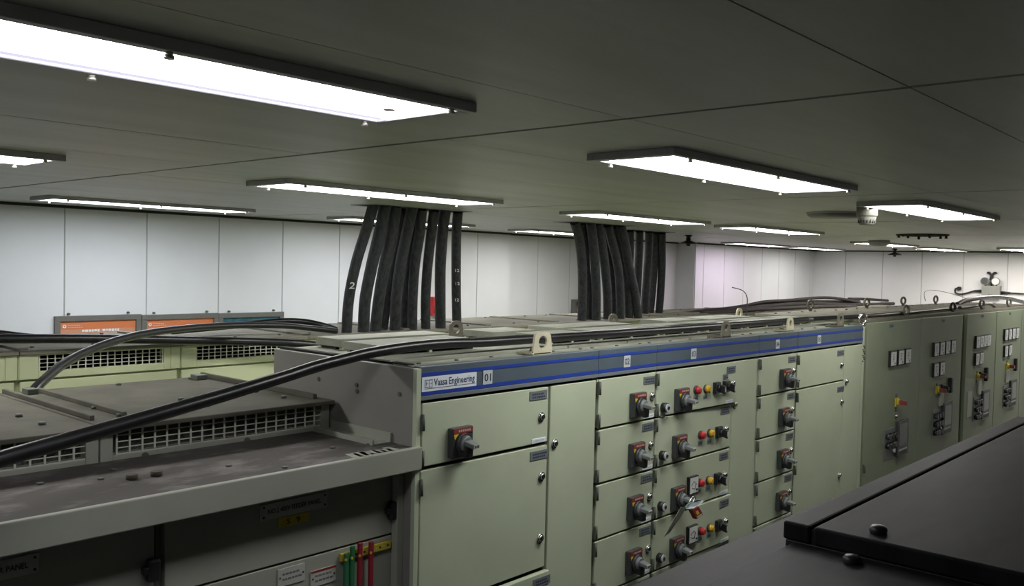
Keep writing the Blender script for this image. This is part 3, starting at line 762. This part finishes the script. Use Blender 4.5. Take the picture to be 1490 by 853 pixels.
# ------------------------------------------------------------------ cables
BUNDLE_A = [
    [(3.214, 3.947, 2.832), (3.214, 3.95, 2.825), (3.215, 4.016, 2.679), (3.214, 4.098, 2.494), (3.235, 4.185, 2.288), (3.281, 4.26, 2.1), (3.291, 4.276, 2.06)],
    [(3.295, 3.944, 2.832), (3.297, 3.95, 2.818), (3.315, 4.011, 2.683), (3.33, 4.094, 2.496), (3.355, 4.183, 2.287), (3.406, 4.26, 2.096), (3.415, 4.274, 2.06)],
    [(3.375, 3.946, 2.832), (3.377, 3.95, 2.823), (3.403, 4.011, 2.687), (3.425, 4.093, 2.497), (3.455, 4.175, 2.302), (3.498, 4.26, 2.092), (3.504, 4.273, 2.06)],
    [(3.505, 3.95, 2.832), (3.505, 3.95, 2.831), (3.524, 4.012, 2.692), (3.548, 4.094, 2.499), (3.59, 4.176, 2.301), (3.654, 4.26, 2.086), (3.661, 4.27, 2.06)],
    [(3.582, 3.952, 2.832), (3.623, 4.011, 2.696), (3.663, 4.093, 2.501), (3.723, 4.175, 2.299), (3.8, 4.26, 2.08), (3.807, 4.268, 2.06)],
    [(3.684, 3.954, 2.832), (3.719, 4.012, 2.7), (3.77, 4.095, 2.503), (3.834, 4.178, 2.298), (3.915, 4.26, 2.085), (3.924, 4.269, 2.06)],
    [(3.772, 3.95, 2.832), (3.772, 3.95, 2.831), (3.806, 4.006, 2.704), (3.872, 4.089, 2.504), (3.955, 4.173, 2.297), (4.047, 4.26, 2.07), (4.051, 4.264, 2.06)],
    [(3.884, 3.954, 2.832), (3.928, 4.008, 2.709), (4.013, 4.092, 2.507), (4.104, 4.177, 2.295), (4.198, 4.26, 2.078), (4.206, 4.267, 2.06)],
    [(3.521, 4.041, 2.832), (3.559, 4.1, 2.694), (3.58, 4.183, 2.498), (3.595, 4.265, 2.297), (3.632, 4.35, 2.081), (3.636, 4.358, 2.06)],
    [(3.625, 4.044, 2.832), (3.659, 4.101, 2.698), (3.704, 4.183, 2.5), (3.747, 4.265, 2.295), (3.809, 4.35, 2.074), (3.813, 4.355, 2.06)],
]
BUNDLE_B = [
    [(5.103, 3.993, 2.832), (5.121, 4.0, 2.815), (5.24, 4.049, 2.7), (5.382, 4.127, 2.497), (5.496, 4.205, 2.284), (5.582, 4.27, 2.102), (5.602, 4.285, 2.06)],
    [(5.284, 4.057, 2.832), (5.289, 4.06, 2.824), (5.373, 4.107, 2.704), (5.502, 4.186, 2.497), (5.66, 4.265, 2.28), (5.758, 4.33, 2.093), (5.776, 4.342, 2.06)],
    [(5.258, 3.966, 2.832), (5.267, 3.97, 2.822), (5.365, 4.018, 2.704), (5.506, 4.096, 2.499), (5.635, 4.175, 2.284), (5.73, 4.24, 2.099), (5.751, 4.254, 2.06)],
    [(5.392, 3.998, 2.832), (5.396, 4.0, 2.828), (5.51, 4.048, 2.709), (5.676, 4.127, 2.5), (5.825, 4.205, 2.28), (5.925, 4.27, 2.092), (5.941, 4.281, 2.06)],
    [(5.52, 4.001, 2.832), (5.644, 4.048, 2.714), (5.852, 4.128, 2.503), (5.999, 4.206, 2.279), (6.106, 4.27, 2.087), (6.121, 4.279, 2.06)],
    [(5.678, 4.034, 2.832), (5.803, 4.078, 2.72), (6.01, 4.158, 2.504), (6.165, 4.236, 2.276), (6.276, 4.3, 2.08), (6.287, 4.307, 2.06)],
    [(5.655, 3.975, 2.832), (5.668, 3.98, 2.82), (5.83, 4.043, 2.666), (5.976, 4.105, 2.505), (6.154, 4.172, 2.324), (6.332, 4.25, 2.099), (6.362, 4.263, 2.06)],
    [(5.59, 4.103, 2.832), (5.691, 4.147, 2.716), (5.885, 4.227, 2.501), (6.043, 4.306, 2.274), (6.152, 4.37, 2.079), (6.163, 4.376, 2.06)],
    [(6.341, 4.358, 2.832), (6.423, 4.411, 2.682), (6.508, 4.472, 2.504), (6.621, 4.553, 2.258), (6.707, 4.62, 2.049), (6.707, 4.62, 2.049)],
    [(6.487, 4.361, 2.832), (6.567, 4.413, 2.687), (6.655, 4.476, 2.506), (6.774, 4.561, 2.256), (6.844, 4.62, 2.076), (6.851, 4.625, 2.06)],
    [(6.641, 4.363, 2.832), (6.719, 4.413, 2.691), (6.802, 4.476, 2.508), (6.909, 4.561, 2.255), (6.991, 4.62, 2.073), (6.997, 4.624, 2.06)],
    [(6.815, 4.416, 2.832), (6.89, 4.463, 2.696), (6.986, 4.526, 2.509), (7.095, 4.611, 2.251), (7.16, 4.67, 2.065), (7.162, 4.672, 2.06)],
    [(6.851, 4.366, 2.832), (6.932, 4.413, 2.698), (7.041, 4.476, 2.511), (7.164, 4.561, 2.252), (7.238, 4.62, 2.066), (7.241, 4.622, 2.06)],
]
LONG1 = [(0.525, 1.8, 2.11), (0.603, 1.83, 2.12), (0.718, 1.87, 2.129), (0.848, 1.91, 2.14), (1.025, 1.955, 2.158), (1.15, 1.985, 2.171), (1.25, 2.005, 2.184), (1.373, 2.03, 2.2), (1.468, 2.045, 2.215), (1.574, 2.055, 2.228), (1.675, 2.06, 2.24), (1.824, 2.065, 2.249), (1.981, 2.065, 2.252), (2.149, 2.065, 2.247), (2.322, 2.065, 2.246), (2.51, 2.065, 2.245), (2.929, 2.055, 2.246), (3.453, 2.055, 2.245), (4.107, 2.055, 2.246), (4.77, 2.06, 2.245)]
LONG2 = [(1.409, 2.05, 2.198), (1.593, 2.08, 2.223), (1.771, 2.11, 2.243), (2.062, 2.14, 2.243), (2.406, 2.14, 2.242), (2.802, 2.13, 2.239), (3.293, 2.13, 2.244), (3.898, 2.13, 2.244)]
LONG3 = [(4.314, 2.12, 2.234), (4.77, 2.06, 2.247), (5.382, 1.998, 2.249), (6.387, 2.031, 2.249), (7.702, 2.109, 2.249)]
ARC = [(1.086, 3.02, 2.066), (1.137, 3.08, 2.089), (1.279, 3.25, 2.129), (1.458, 3.42, 2.159), (1.664, 3.58, 2.18), (1.927, 3.75, 2.187), (2.313, 3.95, 2.179), (2.726, 4.1, 2.155), (2.967, 4.16, 2.127), (3.133, 4.16, 2.105)]
REAR1 = [(1.151, 4.12, 2.159), (1.355, 4.12, 2.147), (1.635, 4.12, 2.134), (1.943, 4.11, 2.117), (2.288, 4.1, 2.095), (2.589, 4.08, 2.075), (2.787, 4.06, 2.059), (2.922, 4.0, 2.045)]
REAR2 = [(1.253, 4.3, 2.177), (1.408, 4.28, 2.157), (1.492, 4.24, 2.144), (1.599, 4.18, 2.133), (1.742, 4.16, 2.126)]
REAR3 = [(2.313, 4.5, 2.115), (2.635, 4.5, 2.129), (2.912, 4.45, 2.15), (3.065, 4.4, 2.148), (3.154, 4.32, 2.126), (3.223, 4.28, 2.101)]
FAR = [
    ([(7.53, 4.6, 2.059), (7.948, 4.5, 2.081), (8.529, 4.35, 2.111), (9.164, 4.35, 2.131), (10.057, 4.35, 2.135), (11.308, 4.35, 2.1), (12.802, 4.35, 2.087)], 'loose brown cable lying lowest on the far rear cabinets', 0.022),
    ([(7.889, 4.7, 2.058), (8.245, 4.55, 2.093), (8.724, 4.45, 2.12), (9.204, 4.45, 2.149), (9.906, 4.45, 2.153), (10.689, 4.45, 2.14), (11.8, 4.45, 2.123)], 'loose brown cable lying in the middle of the far stack', 0.022),
    ([(8.023, 4.7, 2.069), (8.317, 4.55, 2.098), (8.646, 4.45, 2.133), (8.969, 4.4, 2.17), (9.613, 4.4, 2.179), (10.072, 4.4, 2.192), (10.463, 4.4, 2.197), (10.878, 4.4, 2.186), (11.434, 4.4, 2.144), (11.717, 4.4, 2.104)], 'loose brown cable arched above the far stack', 0.018),
    ([(7.467, 4.3, 2.084), (7.934, 4.25, 2.092), (8.424, 4.22, 2.109), (9.226, 4.22, 2.11), (10.141, 4.22, 2.107), (11.083, 4.22, 2.089)], 'loose brown cable at the front edge of far stack', 0.02),
    ([(11.575, 4.5, 2.164), (12.175, 4.5, 2.152), (12.824, 4.5, 2.128), (13.469, 4.5, 2.104)], 'straight brown conduit at the right end of far stack', 0.018),
]
FARRIGHT = [(8.881, 2.45, 2.234), (9.116, 2.45, 2.265), (9.505, 2.45, 2.283), (10.0, 2.45, 2.288), (10.541, 2.45, 2.277), (11.075, 2.45, 2.243), (11.794, 2.45, 2.185)]
RIGHTLINE = [(7.433, 2.03, 2.256), (7.729, 2.03, 2.258), (8.043, 2.03, 2.269), (8.294, 2.03, 2.27), (8.45, 2.03, 2.246)]
LAB_A = ['leftmost cable of the left bundle, painted with a 2', 'second cable from left in the left bundle', 'third cable from left in the left bundle',
  'fourth front cable from left in the left bundle', 'fifth front cable from left in the left bundle', 'sixth front cable of left bundle, left of the red wall box',
  'second cable from right in the left bundle, standing free', 'rightmost cable of the left bundle, marked with small numbers',
  'half hidden cable behind the third and fourth of the left bundle', 'half hidden cable behind the middle of the left bundle']
LAB_B = ['leftmost cable of the right bundle, beside the switch box', 'half hidden cable behind the leftmost of the right bundle', 'third cable from left in the right bundle, nearly upright',
  'fourth cable from left in the right bundle, bowed', 'fifth cable from left in the right bundle, bowed', 'sixth cable in the right bundle, before the crossing one',
  'slanted cable crossing in front of the upright group of the right bundle', 'dark cable behind the bowed ones of the right bundle',
  'upright cable just behind the slanted crossing one', 'fourth cable from right in the right bundle, upright', 'third cable from right in the right bundle, upright',
  'second cable from right in the right bundle, upright', 'rightmost cable of the right bundle, standing alone']

def cable(pts, rad, label, group, m=CABLE, name='power_cable', sub=6, n=12):
    b = M().tube(pts, rad, m, n, sub)
    p = pts[0]
    return tag(obj(name, b, None, tuple(p)), label, 'cable', group)
RAD_A = {'second': .035, 'third ': .035, 'fourth': .034, 'leftmo': .031}
for p, l in zip(BUNDLE_A, LAB_A):
    o = cable(p, RAD_A.get(l[:6], .031), l, 'left bundle of vertical black cables', CABLE_D)
    if l.startswith('leftmost'): o2 = o
    if l.startswith('rightmost'): o9 = o
for p, l in zip(BUNDLE_B, LAB_B): cable(p, .036, l, 'right bundle of vertical black cables', CABLE_D)
# hand-painted numbers on two of them (on the side that faces the aisle)
def mark(o, txt, p, size, w, up):
    n = Vector((-.62, -.78, 0)); xa = Vector((.78, -.62, 0))
    b = M().text(txt, size, Vector(p)+n*.0365-xa*w/2, xa, up, CHALK, .001, width=w)
    obj('painted_number', b, o, label='white painted number')
mark(o2, '2', (3.227, 4.150, 2.350), .058, .030, (-.021, -.087, .206))
for p in ((4.03, 4.107, 2.455), (4.07, 4.142, 2.37), (4.115, 4.19, 2.262)): mark(o9, '12', Vector(p)+Vector((.004, 0, 0)), .030, .026, (-.091, -.085, .212))
# ceiling openings
for nm, x0, x1, y0, y1 in (('trim_1', 3.18, 3.92, 3.88, 4.09), ('trim_2', 5.06, 5.74, 3.92, 4.14), ('trim_3', 6.27, 6.90, 4.27, 4.46)):
    b = M().ringprism([(x0-.008, y0-.008, CEIL-.004), (x1+.008, y0-.008, CEIL-.004), (x1+.008, y1+.008, CEIL-.004), (x0-.008, y1+.008, CEIL-.004)],
                      [(x0, y0, CEIL-.004), (x1, y0, CEIL-.004), (x1, y1, CEIL-.004), (x0, y1, CEIL-.004)], (0, 0, .0038), LAMPF)
    b.box((x0, y0, CEIL-.002), (x1, y1, CEIL-.0002), GAP)
    struct(nm, b)
G1 = 'long black cables laid along the cabinet tops'
cable(LONG1, .0165, 'thick black cable sweeping from lower left up onto the switchboard top', G1, CABLE, n=14)
cable(LONG2, .013, 'thin black cable behind the thick one on the switchboard top', G1)
cable(LONG3, .013, 'black cable on the switchboard top running to the control cabinets', G1)
G2 = 'black cables at the rear left'
cable(ARC, .0165, 'black cable arching from the stepped cabinet roof towards the left bundle', G2)
cable(REAR1, .021, 'straight black cable lying along the rear grilled cabinets', G2)
cable(REAR2, .014, 'black cable joining the straight one at the left picture edge', G2)
cable(REAR3, .018, 'short humped black cable just left of the left bundle', G2)
G3 = 'loose brown black cables on the far rear cabinets'
for p, l, rr in FAR: cable(p, rr, l, G3, CABLE_B)
cable(FARRIGHT, .022, 'thick black cable bowed over the far right cabinets below the twin lamp', 'cables on the far right cabinets', CABLE)
cable(RIGHTLINE, .012, 'thin dark cable between the rings of the right control cabinets', 'cables on the far right cabinets', CABLE)
b = M().tube([(7.0, 3.6, 2.10), (7.02, 3.6, 2.26), (6.98, 3.62, 2.33), (6.86, 3.66, 2.36)], .004, CABLE_B, 6, 6)
tag(obj('loose_wire', b, None, (7.0, 3.6, 2.2)), 'thin bent wire sticking up beside the wall pier', 'wire')
b = M().tube([(9.45, 2.9, 2.24), (9.42, 2.9, 2.33), (9.75, 2.9, 2.345), (10.3, 2.8, 2.28), (10.6, 2.75, 2.20)], .003, CABLE, 6, 6)
tag(obj('loose_wire', b, None, (9.45, 2.9, 2.24)), 'thin looping wire beside a ring on the far right cabinets', 'wire')

# ------------------------------------------------------------------ wall items
def poster(x0, x1, zt, kind, label):
    r = thing('framed_poster', label, 'poster', (x0, YW, 1.7), 'framed posters in a row on the left wall')
    zb = zt-.42; f = .037
    b = M()
    b.box((x0, YW-.022, zt-f), (x1, YW, zt), FRAME, .003).box((x0, YW-.022, zb), (x1, YW, zb+f), FRAME, .003)
    b.box((x0, YW-.022, zb+f), (x0+f, YW, zt-f), FRAME, .003).box((x1-f, YW-.022, zb+f), (x1, YW, zt-f), FRAME, .003)
    obj('frame', b, r)
    if kind == 'teal':
        s = M().box((x0+f, YW-.010, zb+f), (x1-f, YW-.004, zt-f), TEAL)
        for k in range(8): s.box((x0+.17+.022*k, YW-.0110, zt-f-.050), (x0+.185+.022*k, YW-.0100, zt-f-.032), STICK)
    else:
        s = M().box((x0+f, YW-.010, zt-f-.055), (x1-f, YW-.004, zt-f), ORANGE)
        s.box((x0+f, YW-.010, zb+f), (x1-f, YW-.004, zt-f-.055), ORANGE2)
        s.torus((x0+f+.026, YW-.0105, zt-f-.034), (0, 1, 0), .009, .004, WHITE, 12, 6)
        for k in range(6): s.box((x0+f+.048+.014*k, YW-.0108, zt-f-.030), (x0+f+.058+.014*k, YW-.0100, zt-f-.024), STICK)
        for k in range(7): s.box((x0+f+.048+.014*k, YW-.0108, zt-f-.043), (x0+f+.059+.014*k, YW-.0100, zt-f-.038), STICK)
        if kind == 'orange_text':
            x = x0+f+.14; random.seed(11)
            for k in range(13):
                w = random.uniform(.012, .02)
                if k != 6: s.box((x, YW-.0110, zt-f-.076+random.uniform(0, .006)), (x+w, YW-.0100, zt-f-.058), WHITE)
                x += w+.004
    obj('print', s, r, label={'teal': 'dark teal print', 'orange': 'orange print with white emblem', 'orange_text': 'orange print with white heading'}[kind])
    for x in (x0+.09, x1-.09): obj('hook', M().cyl((x, YW, zt+.012), (0, -1, 0), .008, .02, HINGE, 8), r)
poster(2.325, 2.902, 2.105, 'orange_text', 'leftmost framed orange poster with a line of white heading text')
poster(2.906, 3.492, 2.098, 'orange', 'middle framed orange poster with small white emblem, partly behind a cable')
poster(3.494, 4.062, 2.094, 'teal', 'framed dark teal poster at the right of the row')
r = thing('alarm_box', 'red wall box glimpsed between the cables of the left bundle', 'alarm box', (5.66, YW, 2.1))
obj('housing', M().box((5.63, YW-.06, 2.025), (5.755, YW, 2.195), RED, .006), r)
obj('cover_rim', M().box((5.65, YW-.066, 2.10), (5.735, YW-.06, 2.105), INKB).box((5.65, YW-.068, 2.045), (5.735, YW-.06, 2.09), REDL, .003), r)
r = thing('socket_box', 'small grey switch box on the wall left of the right bundle', 'switch box', (7.86, 6.18, 2.0))
obj('housing', M().box((7.87, 6.12, 1.975), (7.99, 6.18, 2.135), FRAME, .006), r)
obj('socket_insert', M().cyl((7.93, 6.12, 2.09), (0, -1, 0), .03, .02, INKB, 16).cyl((7.93, 6.12, 2.015), (0, -1, 0), .024, .014, WHITE_D, 14), r)

# twin head emergency lamp on the back wall
r = thing('emergency_lamp', 'grey emergency light box with two round lamp heads on back wall', 'emergency light', (X1, 3.15, 2.2))
obj('housing', M().box((X1-.10, 3.045, 2.215), (X1, 3.262, 2.375), PHOTOE, .006), r)
obj('indicator', M().box((X1-.106, 3.12, 2.24), (X1-.10, 3.18, 2.262), INKB), r)
for y in (3.228, 3.098):
    h = obj('lamp_head', M().lathe((X1-.03, y, 2.435), (-1, 0, 0), [(.02, 0), (.04, .02), (.052, .06), (.052, .075), (.044, .078)], PHOTOE, 24).cyl((X1-.05, y, 2.37), (0, 0, 1), .012, .03, DARK, 10), r)
    obj('lens', M().cyl((X1-.103, y, 2.435), (-1, 0, 0), .044, .004, METERF if y < 3.15 else GLASSY, 20).cyl((X1-.107, y, 2.435), (-1, 0, 0), .018, .004, WHITE if y < 3.15 else DARK, 14), h)
    s = 1 if y > 3.15 else -1
    obj('flex_loop', M().tube([(X1-.03, y-s*.045, 2.45), (X1-.03, y-s*.05, 2.52), (X1-.03, y-s*.01, 2.545), (X1-.03, y+s*-.10, 2.53)][:3] + [(X1-.03, y-.04*s, 2.55), (X1-.03, 3.163, 2.50), (X1-.03, 3.163, 2.37)], .009, BLACK, 8, 5), r)
b = M().tube([(X1-.03, 3.262, 2.30), (X1-.03, 3.36, 2.30), (X1-.03, 3.45, 2.27), (X1-.03, 3.54, 2.25), (X1-.03, 3.60, 2.27), (X1-.03, 3.60, 2.32), (X1-.03, 3.56, 2.325)], .011, BLACK, 8, 6)
b.cyl((X1-.03, 3.27, 2.30), (0, 1, 0), .02, .10, BLACK, 12, r2=.014).cyl((X1-.001, 3.555, 2.325), (-1, 0, 0), .026, .05, BLACK, 14)
obj('left_lead', b, r)
b = M().cyl((X1-.03, 3.045, 2.29), (0, -1, 0), .02, .11, BLACK, 12, r2=.012).tube([(X1-.03, 2.94, 2.29), (X1-.03, 2.8, 2.285), (X1-.03, 2.6, 2.28)], .009, BLACK, 8, 4)
obj('right_lead', b, r)

# ------------------------------------------------------------------ ceiling devices
r = thing('smoke_detector', 'large pale ceiling detector with slotted lower ring beside a light', 'smoke detector', (4.25, 1.58, CEIL))
obj('base', M().lathe((4.25, 1.58, CEIL), (0, 0, -1), [(0, 0), (.047, 0), (.047, .050), (.044, .056), (0, .056)], WPLAST, 32), r)
obj('sensor_head', M().lathe((4.25, 1.58, CEIL-.054), (0, 0, -1), [(.043, 0), (.041, .012), (.033, .038), (.030, .041), (0, .041)], WPLAST, 32), r)
b = M()
for k in range(16):
    a = 2*PI*k/16; b.box((4.25+.036*math.cos(a)-.003, 1.58+.036*math.sin(a)-.003, CEIL-.086), (4.25+.036*math.cos(a)+.003, 1.58+.036*math.sin(a)+.003, CEIL-.070), INKB)
obj('slots', b, r)
r = thing('ceiling_speaker', 'shallow round pale disc flush on ceiling left of the detector', 'ceiling speaker', (4.79, 1.95, CEIL))
obj('disc', M().lathe((4.79, 1.95, CEIL), (0, 0, -1), [(0, 0), (.15, 0), (.145, .016), (.13, .024), (0, .024)], WPLAST, 40), r)
obj('rim', M().torus((4.79, 1.95, CEIL-.003), (0, 0, 1), .150, .004, LAMPF, 40, 6), r)
r = thing('smoke_detector', 'small round detector directly before a far lit ceiling light', 'smoke detector', (8.95, 3.20, CEIL))
obj('base', M().lathe((8.95, 3.20, CEIL), (0, 0, -1), [(0, 0), (.10, 0), (.10, .03), (.08, .05), (.05, .06), (0, .06)], LAMPF, 24), r)
def sprinkler(x, y, label):
    r = thing('sprinkler_head', label, 'sprinkler', (x, y, CEIL), 'black ceiling nozzles')
    obj('collar', M().lathe((x, y, CEIL), (0, 0, -1), [(0, 0), (.035, .0), (.035, .012), (.02, .02), (.02, .05), (0, .05)], BLACK, 24), r)
    obj('nozzle', M().lathe((x, y, CEIL-.05), (0, 0, -1), [(.02, 0), (.085, .028), (.085, .034), (.02, .034), (.018, .055), (0, .055)], BLACK, 20), r)
    obj('cross_bar', M().box((x-.04, y-.006, CEIL-.045), (x+.04, y+.006, CEIL-.03), BLACK, .002), r)
sprinkler(7.45, 4.45, 'black nozzle on the ceiling right of the right cable bundle')
sprinkler(11.9, 4.05, 'tiny black nozzle on the ceiling near the back wall')
r = thing('ceiling_vent', 'ragged rusty dark round opening in the ceiling past the detector', 'ceiling vent', (7.62, 2.38, CEIL))
obj('ring', M().lathe((7.62, 2.38, CEIL), (0, 0, -1), [(.17, 0), (.20, .0), (.195, .010), (.165, .012), (.16, 0)], RUST, 36), r)
obj('opening', M().cyl((7.62, 2.38, CEIL-.0005), (0, 0, -1), .165, .002, GAP, 30), r)
random.seed(9)
for k in range(12):
    a = 2*PI*k/12+random.uniform(-.1, .1); b = M().box((7.62+.18*math.cos(a)-.008, 2.38+.18*math.sin(a)-.008, CEIL-.012-random.uniform(.0, .025)), (7.62+.18*math.cos(a)+.008, 2.38+.18*math.sin(a)+.008, CEIL-.004), RUST); obj('broken_clip', b, r)

# ------------------------------------------------------------------ padlock, tag and ribbon on the third starter handle
r = thing('padlock', 'dark red padlock with yellow sticker locked on a switch handle', 'padlock', (3.20, 1.845, 1.50))
cn = [Vector((3.157, 1.853, 1.536)), Vector((3.213, 1.853, 1.540)), Vector((3.253, 1.853, 1.498)), Vector((3.197, 1.853, 1.489))]
def on(u, v, d): return cn[0]*(1-u)*(1-v)+cn[1]*u*(1-v)+cn[2]*u*v+cn[3]*(1-u)*v+Vector((0, -d, 0))
PADR = mat('dark_red_padlock', (0.22, 0.022, 0.02), 0.4, noise=0.15)
obj('body', M().prism(cn, (0, -.020, 0), PADR, .003), r)
obj('shackle', M().tube([on(.25, .1, .010), on(.10, -.30, .010), Vector((3.158, 1.843, 1.572)), Vector((3.176, 1.843, 1.583)), Vector((3.194, 1.843, 1.576)), on(.60, -.30, .010), on(.75, .1, .010)], .0036, CHROME, 8, 5), r, label='chrome shackle')
b = M().prism([on(.28, .30, .0202), on(.62, .30, .0202), on(.62, .64, .0202), on(.28, .64, .0202)], (0, -.001, 0), YEL)
b.prism([on(.15, .78, .0202), on(.85, .78, .0202), on(.85, .92, .0202), on(.15, .92, .0202)], (0, -.001, 0), WHITE_D)
obj('sticker', b, r, label='yellow and white stickers')
T = [(3.112, 1.558), (3.128, 1.568), (3.165, 1.566), (3.190, 1.570), (3.243, 1.560), (3.250, 1.552), (3.205, 1.543), (3.168, 1.540), (3.120, 1.546)]
b = M().prism([(x, 1.838-.004*(i % 2), z) for i, (x, z) in enumerate(T)], (0, -.0012, 0), TAGP)
tag(obj('paper_tag', b, None, (3.18, 1.838, 1.555)), 'crumpled pale blue tag above the red padlock', 'tag')
b = M().prism([(3.100, 1.850, 1.556), (3.144, 1.850, 1.546), (3.072, 1.880, 1.452), (3.026, 1.880, 1.444)], (0, -.0015, 0), RIBBON)
tag(obj('lockout_ribbon', b, None, (3.09, 1.87, 1.5)), 'grey ribbon hanging slanted below the red padlock', 'ribbon')

# ------------------------------------------------------------------ camera, world, view
cam = bpy.data.cameras.new('camera'); co = bpy.data.objects.new('camera', cam); C.objects.link(co)
cam.sensor_width = 36; cam.sensor_fit = 'HORIZONTAL'; cam.lens = 31.3635; cam.clip_start = .02; cam.clip_end = 60
co.matrix_world = Matrix(((0.668671, 0.008346, -0.743512, 0.000000), (-0.743204, 0.038389, -0.667963, 0.000000), (0.022968, 0.999228, 0.031873, 2.510000), (0, 0, 0, 1)))
bpy.context.scene.camera = co
w = bpy.data.worlds.new('World'); bpy.context.scene.world = w; w.use_nodes = True
w.node_tree.nodes['Background'].inputs['Color'].default_value = (.02, .02, .02, 1)
w.node_tree.nodes['Background'].inputs['Strength'].default_value = 0.0
vs = bpy.context.scene.view_settings
vs.view_transform = 'Standard'; vs.look = 'None'; vs.gamma = 1.0; vs.use_curve_mapping = False
vs.exposure = EXPO
